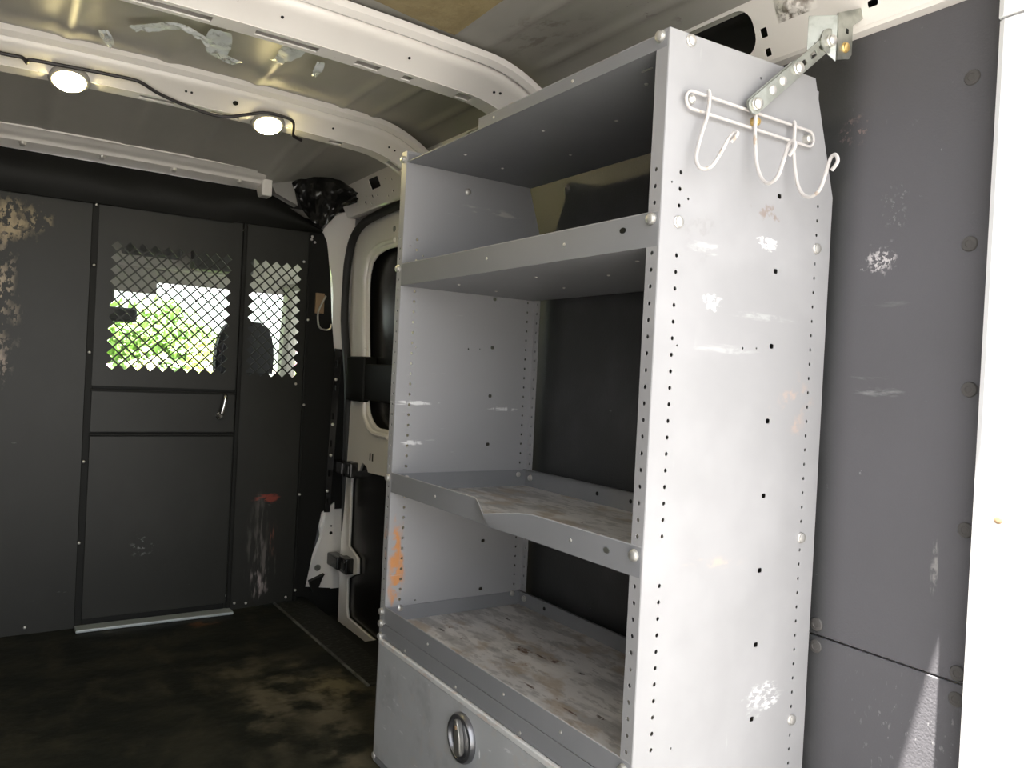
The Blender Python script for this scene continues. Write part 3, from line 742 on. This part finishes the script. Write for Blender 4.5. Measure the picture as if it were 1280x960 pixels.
end_panel(YF, -1, M['far_panel'])

def tray(zb_, zt, name, lip=(0., 1.), dent=False, rear=True, xb=XB - .022, mat='shelf_grey'):
    y0, y1 = YN + .003, YF - .002
    t = MB().box(XF, xb, y0, y1, zb_, zb_ + .0018).build(name, M[mat], su)
    def dz(y):
        if not dent: return 0, 0
        if y > 1.326: k = max(0, 1 - (y - 1.326) / .055)
        else: k = max(0, 1 - (1.326 - y) / .15)
        k = k ** 1.25
        return -.021 * k, -.014 * k
    ny = 110
    # front lip
    a, c = y0 + (y1 - y0) * lip[0], y0 + (y1 - y0) * lip[1]
    def fl(u, v):
        y = a + (c - a) * u; z, x = dz(y)
        return Vector((XF - .0012 + x * v, y, zb_ + (zt - zb_) * v + z * v + (z * .12)))
    b = MB(); b.grid(fl, ny, 4, (.0016, 0, 0))
    # small return hem on top of the lip
    b.build('front_lip', M['shelf_grey'], t)
    MB().tube([fl(k / 110, 1) + Vector((.0008, 0, 0)) for k in range(111)], .0013, 6).build('worn_edge', M['worn_edge'], t)
    if rear:
        b = MB(); b.box(xb - .0018, xb, y0, y1, zb_, zt); b.box(xb - .009, xb, y0, y1, zt - .0015, zt)
        b.build('rear_lip', M['shelf_grey'], t)
    for yy in (y0, y1 - .0018): MB().box(XF + .003, xb, yy, yy + .0018, zb_, zt - .002).build('side_lip', M['shelf_grey'], t)
    return t
T1 = tray(1.494, 1.5175, 'shelf', lip=(0., .62), rear=False, xb=1.222)
T2 = tray(1.189, 1.2425, 'shelf')
T3 = tray(.679, .7265, 'shelf', dent=True, mat='shelf_floor')
T4 = tray(.352, .3925, 'shelf', mat='shelf_floor')
# underside skin of the two upper shelves stays grey paint; hole and pop rivets along the lips
for t, z in ((T1, 1.506), (T2, 1.217), (T3, .703), (T4, .372)):
    for y in ((1.12, 1.38) if t in (T1, T2) else (1.06, 1.24, 1.55)):
        if t is T1 and y > 1.43: continue
        bolt(t, (XF - .001, y, z), (-1, 0, 0), .0028, h=.002, name='rivet')
for t, z in ((T1, 1.494), (T2, 1.189)):
    for x, y in ((.93, 1.02), (1.02, 1.2), (.95, 1.35), (1.1, 1.45), (.92, 1.62), (1.15, 1.1), (1.05, 1.66), (.98, 1.0)):
        bolt(t, (x, y, z), (0, 0, -1), .0035, h=.002, name='rivet')
MB().box(.885, .888, .96, .985, 1.4915, 1.494, .0008).build('slot_tab', M['bolt'], T1)
MB().lathe([(.006, 0), (.006, .0012), (.003, .0014)], (XF - .002, .965, 1.222), (-1, 0, 0), 10, 1.2, .8).build('lip_slot', M['black'], T2)
MB().lathe([(.006, 0), (.006, .0012), (.003, .0014)], (XF - .002, .965, .706), (-1, 0, 0), 10, 1.2, .8).build('lip_slot', M['zinc'], T3)
# bolts
for z in (1.5125, 1.232, .712, .378):
    bolt(su, (XF - .001, YN + .0165, z), (-1, 0, 0), .0085, h=.008)
    bolt(su, (XF - .001, YF + .0135, z - (.01 if z > 1.4 else 0)), (-1, 0, 0), .0085, h=.008)
for z in (.36, .328, .030):
    bolt(su, (XF - .001, YF + .0135, z - .012), (-1, 0, 0), .0085, h=.008)
for x, z in ((.892, 1.513), (.885, 1.231), (1.2325, 1.235), (1.232, .715), (1.2325, .386)):
    bolt(su, (x, YN - .001, z), (0, -1, 0), .0088, h=.006)
for x, z in ((.887, .712), (1.225, .712), (.887, .385), (1.225, .385), (1.025, 1.451)):
    bolt(su, (x, YF - .001, z), (0, -1, 0), .0075, h=.006)
for z in (.705, .375):
    bolt(su, (XB - .024, YF - .03, z), (-1, 0, 0), .0075, h=.006)
for x in (1.0, 1.12): MB().lathe([(.005, 0), (.005, .001), (.003, .0012)], (XB - .0235, x + .35, .705), (-1, 0, 0), 10).build('lip_slot', M['black'], T3)
MB().lathe([(.005, 0), (.005, .001), (.003, .0012)], (XB - .0235, 1.66, .372), (-1, 0, 0), 10).build('lip_slot', M['black'], T4)
# lower rail, bin door with latch
MB().box(XF - .001, XF + .02, YN + .02, YF + .012, .314, .350, .001, 1).build('bin_rail', M['shelf_grey'], su)
for y in (1.18, 1.42, 1.66, .98): bolt(su, (XF - .001, y, .322), (-1, 0, 0), .003, h=.002, name='rivet')
M['bin'] = material('bin_door_worn_paint', (.46, .47, .475), .42, .1, layers=[
    dict(noise=(4, .4, .7), col=(.55, .55, .555), amt=.7),
    dict(noise=((10, 26, 26), .56, .68), col=(.50, .47, .44), amt=.45),
    dict(noise=((20, 60, 14), .66, .71), noise2=(5, .36, .48), col=(.95, .95, .95), amt=1.),
    dict(noise=((20, 18, 70), .64, .70), col=(.75, .75, .75), amt=.6),
    dict(noise=(9, .5, .68), col=(.33, .33, .335), amt=.6)])
bd = MB(); bd.box(XF - .006, XF + .002, YN + .012, YF + .012, .022, .300, .001, 1)
bd = bd.build('bin_door', M['bin'], su)
b = MB(); b.box(XF - .0075, XF + .004, YN + .012, YF + .012, .300, .312, .002, 2)
b.build('top_hem', material('bare_hem', (.60, .60, .59), .5, layers=[dict(noise=((30, 30, 90), .5, .65), col=(.55, .46, .40), amt=.7)]), bd)
MB().box(XF - .004, XB - .01, YN + .01, YF + .008, .004, .020).build('bin_floor', M['shelf_grey'], su)
lt = MB().lathe([(.050, 0), (.050, .006), (.047, .011), (.041, .012), (.038, .008), (.037, .004), (.010, .003)], (XF - .006, 1.372, .236), (-1, 0, 0), 36).build('bin_latch', M['dark_steel'], bd, smooth_=True)
h = MB()
h.prism([(-.013, .036), (-.003, .037), (.005, .024), (.013, .002), (.017, -.024), (.016, -.030), (.002, -.037), (-.005, -.036)], (XF - .010, 1.374, .236), -Y, Z, (-.012, 0, 0))
bmesh.ops.bevel(h.bm, geom=list(h.bm.edges), offset=.002, segments=2, affect='EDGES')
h.build('latch_paddle', M['steel'], lt, smooth_=True)
MB().lathe([(.0045, 0), (.0045, .002), (.002, .0025)], (XF - .022, 1.376, .258), (-1, 0, 0), 12).build('key_slot', M['belt'], lt)

# ------------------------------------------------------------------ hook rail with three hooks
hr = empty('hook_rail', (1.04, YN - .008, 1.41), 'white double wire rail with three J hooks on shelf end panel', 'hook rail')
a, c, yy = .888, 1.190, YN - .009
loop = []
for k in range(9): t = PI / 2 + PI * k / 8; loop.append((a + .006 + .0135 * math.cos(t), yy, 1.4195 + .0135 * math.sin(t)))
for k in range(9): t = -PI / 2 + PI * k / 8; loop.append((c - .006 + .0135 * math.cos(t), yy, 1.4205 + .0135 * math.sin(t)))
MB().tube(loop, .0026, 8, closed=True).build('wire_loop', M['hook'], hr, smooth_=True)
for x, m_ in ((.8935, 'bolt'), (1.047, 'brass'), (1.185, 'bolt')):
    bolt(hr, (x, YN - .001, 1.4205), (0, -1, 0), .0075, m_, h=.011)
def jhook(x, pts):
    P3 = catmull([(x + dx, y, z) for dx, y, z in pts], 5)
    MB().tube(P3, .0031, 8).build('hook', M['hook'], hr, smooth_=True)
yk = YN - .0145
# leans and tip heights differ from hook to hook
jhook(.925, [(0, yk + .002, 1.441), (0, yk - .001, 1.430), (-.004, yk - .002, 1.40), (-.017, yk - .003, 1.365), (-.027, yk - .005, 1.330), (-.025, yk - .013, 1.312), (-.014, yk - .024, 1.314), (-.005, yk - .034, 1.335), (.001, yk - .043, 1.356), (.005, yk - .050, 1.3645), (.006, yk - .055, 1.361), (.002, yk - .047, 1.350)])
jhook(1.034, [(0, yk + .002, 1.441), (0, yk - .001, 1.43), (-.001, yk - .003, 1.39), (.001, yk - .008, 1.345), (.003, yk - .018, 1.320), (.004, yk - .032, 1.310), (.004, yk - .048, 1.318), (.004, yk - .058, 1.342), (.004, yk - .066, 1.364), (.004, yk - .074, 1.369), (.004, yk - .078, 1.360), (.004, yk - .068, 1.347)])
jhook(1.136, [(0, yk + .002, 1.439), (0, yk - .001, 1.43), (-.001, yk - .002, 1.385), (.001, yk - .010, 1.335), (.003, yk - .022, 1.311), (.004, yk - .038, 1.305), (.004, yk - .054, 1.315), (.004, yk - .064, 1.342), (.004, yk - .071, 1.363), (.004, yk - .080, 1.366), (.004, yk - .084, 1.354), (.004, yk - .074, 1.342)])

# ------------------------------------------------------------------ slotted zinc brace to the roof rail
br = empty('slotted_brace', (1.13, .86, 1.43), 'slotted zinc strap bracing the shelf end panel to the roof rail', 'brace')
A = Vector((1.026, YN - .022, 1.440)); B = Vector((1.172, .838, 1.574))
U = (B - A); LB = U.length; U.normalize()
Nb = Vector((-.1, -1, .0)); Nb = (Nb - U * Nb.dot(U)).normalized(); Vb = Nb.cross(U)
ov = rrect(-.016, LB + .012, -.0125, .0125, .010)
hs = [rrect(s_, s_ + .017, -.0045, .0045, .003, 3) for s_ in (LB * .60, LB * .74, LB * .87)]
MB().sheet(ov, hs, A, U, Vb, Nb, .0026).build('strap', M['zinc'], br)
MB().sheet(rrect(-.014, LB * .62, -.0145, .0145, .011), [], A - Nb * .004, U, Vb, Nb, .0026).build('doubler_strap', M['zinc'], br)
for s_ in (0, LB * .22, LB * .36, LB * .56):
    bolt(br, A + U * s_ + Nb * .0013, tuple(round(k, 4) for k in Nb), .0095 if s_ in (0, LB * .56) else .007, h=.008 if s_ in (0, LB * .56) else .003)
b = MB(); b.prism([(1.180, 1.622), (1.246, 1.650), (1.250, 1.632), (1.2225, 1.612), (1.2225, 1.562), (1.216, 1.553), (1.204, 1.550), (1.184, 1.544)], (0, .829, 0), X, Z, (0, -.0028, 0))
b.build('rail_bracket', M['zinc'], br)
b = MB(); b.prism([(0, 0), (.047, 0), (.047, -.075), (.040, -.080), (.036, -.045), (0, -.078)], (1.1815, .829, 1.618), Vector((-.72, .69, 0)), Z, (-.002, -.002, 0))
b.build('bracket_ear', M['zinc'], br)
MB().lathe([(.021, 0), (.021, .0025), (.016, .003)], B + Nb * .002, Nb, 20).build('washer', M['zinc'], br)
bolt(br, B + Nb * .005, tuple(round(k, 4) for k in Nb), .009, h=.009)
bolt(br, (1.203, .8265, 1.569), (0, -1, 0), .008, 'brass', h=.006)
MB().box(1.204, 1.210, .8255, .8262, 1.594, 1.602).build('slot', M['black'], br)

# ------------------------------------------------------------------ cab beyond the bulkhead
MB().box(-.6, 1.60, 3.25, 4.02, 1.60, 1.63).build('trim_11', M['cab_trim'], kind='structure')
b = MB()
b.prism([(3.98, 1.62), (4.10, 1.375), (4.13, 1.345), (4.17, 1.35), (4.05, 1.63)], (-.55, 0, 0), Y, Z, (2.1, 0, 0))
b.build('trim_12', M['cab_trim'], kind='structure')
ov = empty('overhead_console', (.9, 4.0, 1.42), 'dark overhead console above the windscreen, behind the bulkhead mesh', 'console')
MB().box(.50, .75, 3.93, 4.02, 1.45, 1.54, .012).build('storage_bin', M['cab_dark'], ov)
MB().box(.80, 1.08, 3.93, 4.02, 1.41, 1.53, .012).build('sun_visor_pocket', M['cab_dark'], ov)
MB().box(.45, 1.15, 4.0, 4.03, 1.40, 1.60, .006).build('tray', M['cab_trim'], ov)
sv = empty('sun_visor', (.515, 4.083, 1.285), 'pale folded sun visor on the left behind bulkhead mesh', 'sun visor')
MB().box(.36, .67, 4.075, 4.09, 1.285, 1.41, .006).build('pad', M['cab_trim'], sv)
MB().tube([(.34, 4.083, 1.405), (.70, 4.083, 1.405)], .006).build('rod', M['cab_dark'], sv)
mr = empty('rear_view_mirror', (.53, 4.16, 1.15), 'black rear view mirror hanging left of centre in windscreen', 'mirror')
MB().box(.40, .60, 4.13, 4.17, 1.145, 1.215, .018, 3).build('housing', M['cab_dark'], mr)
MB().tube([(.47, 4.155, 1.20), (.46, 4.17, 1.27), (.46, 4.20, 1.31)], .016).build('stem', M['cab_dark'], mr)
MB().box(.43, .50, 4.15, 4.19, 1.24, 1.31, .012).build('sensor_box', M['cab_dark'], mr)
# windscreen, pillars
MB().prism([(-.5, 0), (1.48, 0), (1.40, .79), (-.42, .79)], (0, 4.75, .68), X, Vector((0, -.60, .68)) / .79 * .95, (0, .005, .004)).build('window_1', M['glass'], kind='structure')
MB().tube([(1.33, 4.08, 1.40), (1.40, 4.35, 1.12), (1.50, 4.72, .70)], .05, 10).build('trim_13', M['cab_trim'], kind='structure')
MB().tube([(-.42, 4.08, 1.40), (-.50, 4.35, 1.12), (-.57, 4.72, .70)], .05, 10).build('trim_14', M['cab_trim'], kind='structure')
MB().box(-.6, 1.6, 4.45, 4.85, .05, .70, .06).build('trim_15', M['cab_dark'], kind='structure')
# passenger door with window opening
d2 = empty('door_2', (1.56, 3.8, -.1), kind='structure')
MB().sheet([(3.28, -.1), (4.7, -.1), (4.7, .75), (4.1, 1.60), (3.28, 1.60)], [[(3.42, .90), (4.46, .88), (4.05, 1.42), (3.46, 1.45)]], (1.56, 0, 0), Y, Z, X, .05).build('shell', M['cab_trim'], d2)
MB().sheet([(3.40, .88), (4.50, .86), (4.06, 1.44), (3.44, 1.47)], [], (1.57, 0, 0), Y, Z, X, .004).build('pane', M['glass'], d2)
d3 = empty('door_3', (-.62, 3.8, -.1), kind='structure')
MB().sheet([(3.28, -.1), (4.7, -.1), (4.7, .75), (4.1, 1.60), (3.28, 1.60)], [[(3.42, .90), (4.46, .88), (4.05, 1.42), (3.46, 1.45)]], (-.62, 0, 0), Y, Z, X, .05).build('shell', M['cab_trim'], d3)
MB().box(-.65, 1.6, 3.22, 4.9, -.35, -.30).build('floor.001', M['black'], kind='structure')
# passenger seat
st = empty('passenger_seat', (1.05, 3.75, -.3), 'dark cloth passenger seat behind the right-hand bulkhead mesh', 'seat')
b = MB(); b.box(.80, 1.30, 3.45, 3.98, -.02, .14, .05, 3); b.build('seat_cushion', M['seat'], st, smooth_=True)
b = MB(); b.prism([(.80, .10), (1.30, .10), (1.27, .75), (1.20, .86), (.90, .86), (.83, .75)], (0, 3.42, 0), X, Z, (0, .12, 0))
bmesh.ops.bevel(b.bm, geom=list(b.bm.edges), offset=.03, segments=3, affect='EDGES'); b.build('backrest', M['seat'], st, smooth_=True)
b = MB(); b.prism([(.872, .915), (1.128, .915), (1.135, 1.02), (1.118, 1.12), (1.085, 1.172), (.93, 1.172), (.89, 1.12), (.868, 1.02)], (0, 3.70, 0), X, Z, (0, .10, 0))
bmesh.ops.bevel(b.bm, geom=list(b.bm.edges), offset=.02, segments=3, affect='EDGES'); b.build('headrest', M['seat'], st, smooth_=True)
for x in (.95, 1.06): MB().tube([(x, 3.75, .93), (x, 3.60, .80)], .008).build('headrest_rod', M['steel'], st)
b = MB(); b.box(.86, 1.24, 3.5, 3.9, -.30, .0, .02); b.build('seat_base', M['cab_dark'], st)
sb = MB(); sb.tube(catmull([(1.42, 3.66, 1.40), (1.37, 3.67, 1.15), (1.335, 3.68, .95), (1.34, 3.66, .7), (1.38, 3.60, .2), (1.40, 3.60, -.298)], 6), .012, 6)
sb.build('seat_belt', M['cab_dark'], label='black seat belt hanging beside the headrest behind right mesh', cat='seat belt', smooth_=True)

# ------------------------------------------------------------------ outside
GZ = -.58
MB().grid(lambda u, v: Vector((-25 + 50 * u, -25 + 55 * v, GZ)), 4, 4, (0, 0, -.1)).build('ground', M['ground'], kind='structure')
MB().box(-6, 9, 6.2, 22, GZ, GZ + .05).build('lawn', M['lawn'], kind='structure')
def bush(name, c, rad, n, ls, leaf, label, trunk=False, cat='bush', grp='greenery in front of the van'):
    r = empty(name, c, label, cat, grp)
    rng = random.Random(hash((round(c[0] * 10), round(c[1] * 10))) & 0xffff)
    b = MB(); c3 = Vector(c) + Vector((0, 0, rad[2] + (.8 if trunk else 0)))
    for _ in range(n):
        d = Vector((rng.gauss(0, 1), rng.gauss(0, 1), rng.gauss(0, 1))).normalized()
        s_ = (.55 + .5 * rng.random()) * (1 + .25 * mnoise.noise(d * 2.3 + c3))
        p = c3 + Vector((d.x * rad[0], d.y * rad[1], d.z * rad[2])) * s_
        t = Vector((rng.gauss(0, 1), rng.gauss(0, 1), rng.gauss(0, 1))).normalized(); q = t.orthogonal().normalized(); l = ls * (.6 + .8 * rng.random())
        vs = [b.bm.verts.new(p - t * l), b.bm.verts.new(p + q * l * .45), b.bm.verts.new(p + t * l), b.bm.verts.new(p - q * l * .45)]
        b.bm.faces.new(vs)
    b.build('foliage', M[leaf], r, recalc=False)
    b = MB()
    for k in range(3):
        b.tube([Vector(c) + Vector((.05 * k - .05, 0, 0)), Vector(c) + Vector((.2 * (k - 1), .05 * k, rad[2] * .6)), c3 + Vector((rad[0] * .4 * (k - 1), 0, rad[2] * .3))], [.05, .035, .015], 6)
    b.build('stem', M['bark'], r)
bush('leafy_tree', (1.75, 11.0, GZ), (.95, .8, .72), 5200, .075, 'leaf_green', 'large mid green leafy tree seen left through bulkhead mesh', cat='tree', trunk=True)
bush('leafy_shrub', (1.95, 8.6, GZ), (.34, .34, .90), 2600, .05, 'leaf_lime', 'tall lime green shrub right of the large tree')
bush('leafy_shrub', (1.12, 6.9, GZ), (.22, .25, .80), 1500, .04, 'leaf_yellow', 'low yellow green shrub in front of the large tree')
bush('leafy_shrub', (1.72, 7.3, GZ), (.28, .3, .80), 1500, .04, 'leaf_yellow', 'pale yellow shrub before the tall lime green one')
bush('flowering_shrub', (.86, 7.6, GZ), (.10, .15, .76), 500, .035, 'petal', 'small pink flowering shrub at lower left of mesh')
bush('flowering_shrub', (3.05, 9.2, GZ), (.22, .3, .85), 900, .045, 'petal', 'pink flowering shrub seen through the passenger window')
bush('leafy_shrub', (2.55, 7.6, GZ), (.25, .3, .78), 1300, .045, 'leaf_green', 'dark green shrub outside the passenger window')
fn_ = empty('picket_fence', (2.6, 13.5, GZ), 'pale board fence behind the shrubs', 'fence')
for k in range(28):
    x = -.6 + k * .21
    MB().prism([(x, 0), (x + .18, 0), (x + .18, 1.60), (x + .09, 1.66), (x, 1.60)], (0, 13.5, GZ), X, Z, (0, .02, 0)).build('board', M['wood'], fn_)
b = MB(); b.box(-.65, 5.3, 13.525, 13.56, GZ + .4, GZ + .48); b.box(-.65, 5.3, 13.525, 13.56, GZ + 1.3, GZ + 1.38); b.build('cross_rail', M['wood'], fn_)

# ------------------------------------------------------------------ light
w = bpy.data.worlds.new('world'); sc.world = w; w.use_nodes = True
nt = w.node_tree; nt.nodes.clear()
sky = nnode(nt, 'ShaderNodeTexSky'); sky.sky_type = 'NISHITA'; sky.sun_disc = False
sky.sun_elevation = math.radians(74); sky.sun_rotation = math.radians(200); sky.air_density = 1.; sky.dust_density = 3.; sky.ozone_density = 1.
mixc = nnode(nt, 'ShaderNodeMix', data_type='RGBA'); mixc.inputs['Factor'].default_value = .65
mixc.inputs['B'].default_value = (9.6, 9.5, 9.35, 1)
bg = nnode(nt, 'ShaderNodeBackground'); bg.inputs['Strength'].default_value = .34
out = nnode(nt, 'ShaderNodeOutputWorld')
nt.links.new(sky.outputs[0], mixc.inputs['A']); nt.links.new(mixc.outputs['Result'], bg.inputs[0]); nt.links.new(bg.outputs[0], out.inputs[0])
sl_ = bpy.data.lights.new('sun', 'SUN'); sl_.energy = 40.; sl_.angle = math.radians(.6); sl_.color = (1., .96, .9)
so = bpy.data.objects.new('sun', sl_); COL.objects.link(so)
so.rotation_euler = Vector((.036, .05, -.222)).to_track_quat('-Z', 'Y').to_euler(); so.location = (0, -3, 6)

sc.view_settings.view_transform = 'Standard'; sc.view_settings.look = 'None'
sc.view_settings.exposure = .8; sc.view_settings.gamma = 1.; sc.view_settings.use_curve_mapping = False
sc.cycles.max_bounces = 10; sc.cycles.diffuse_bounces = 6; sc.cycles.transparent_max_bounces = 12
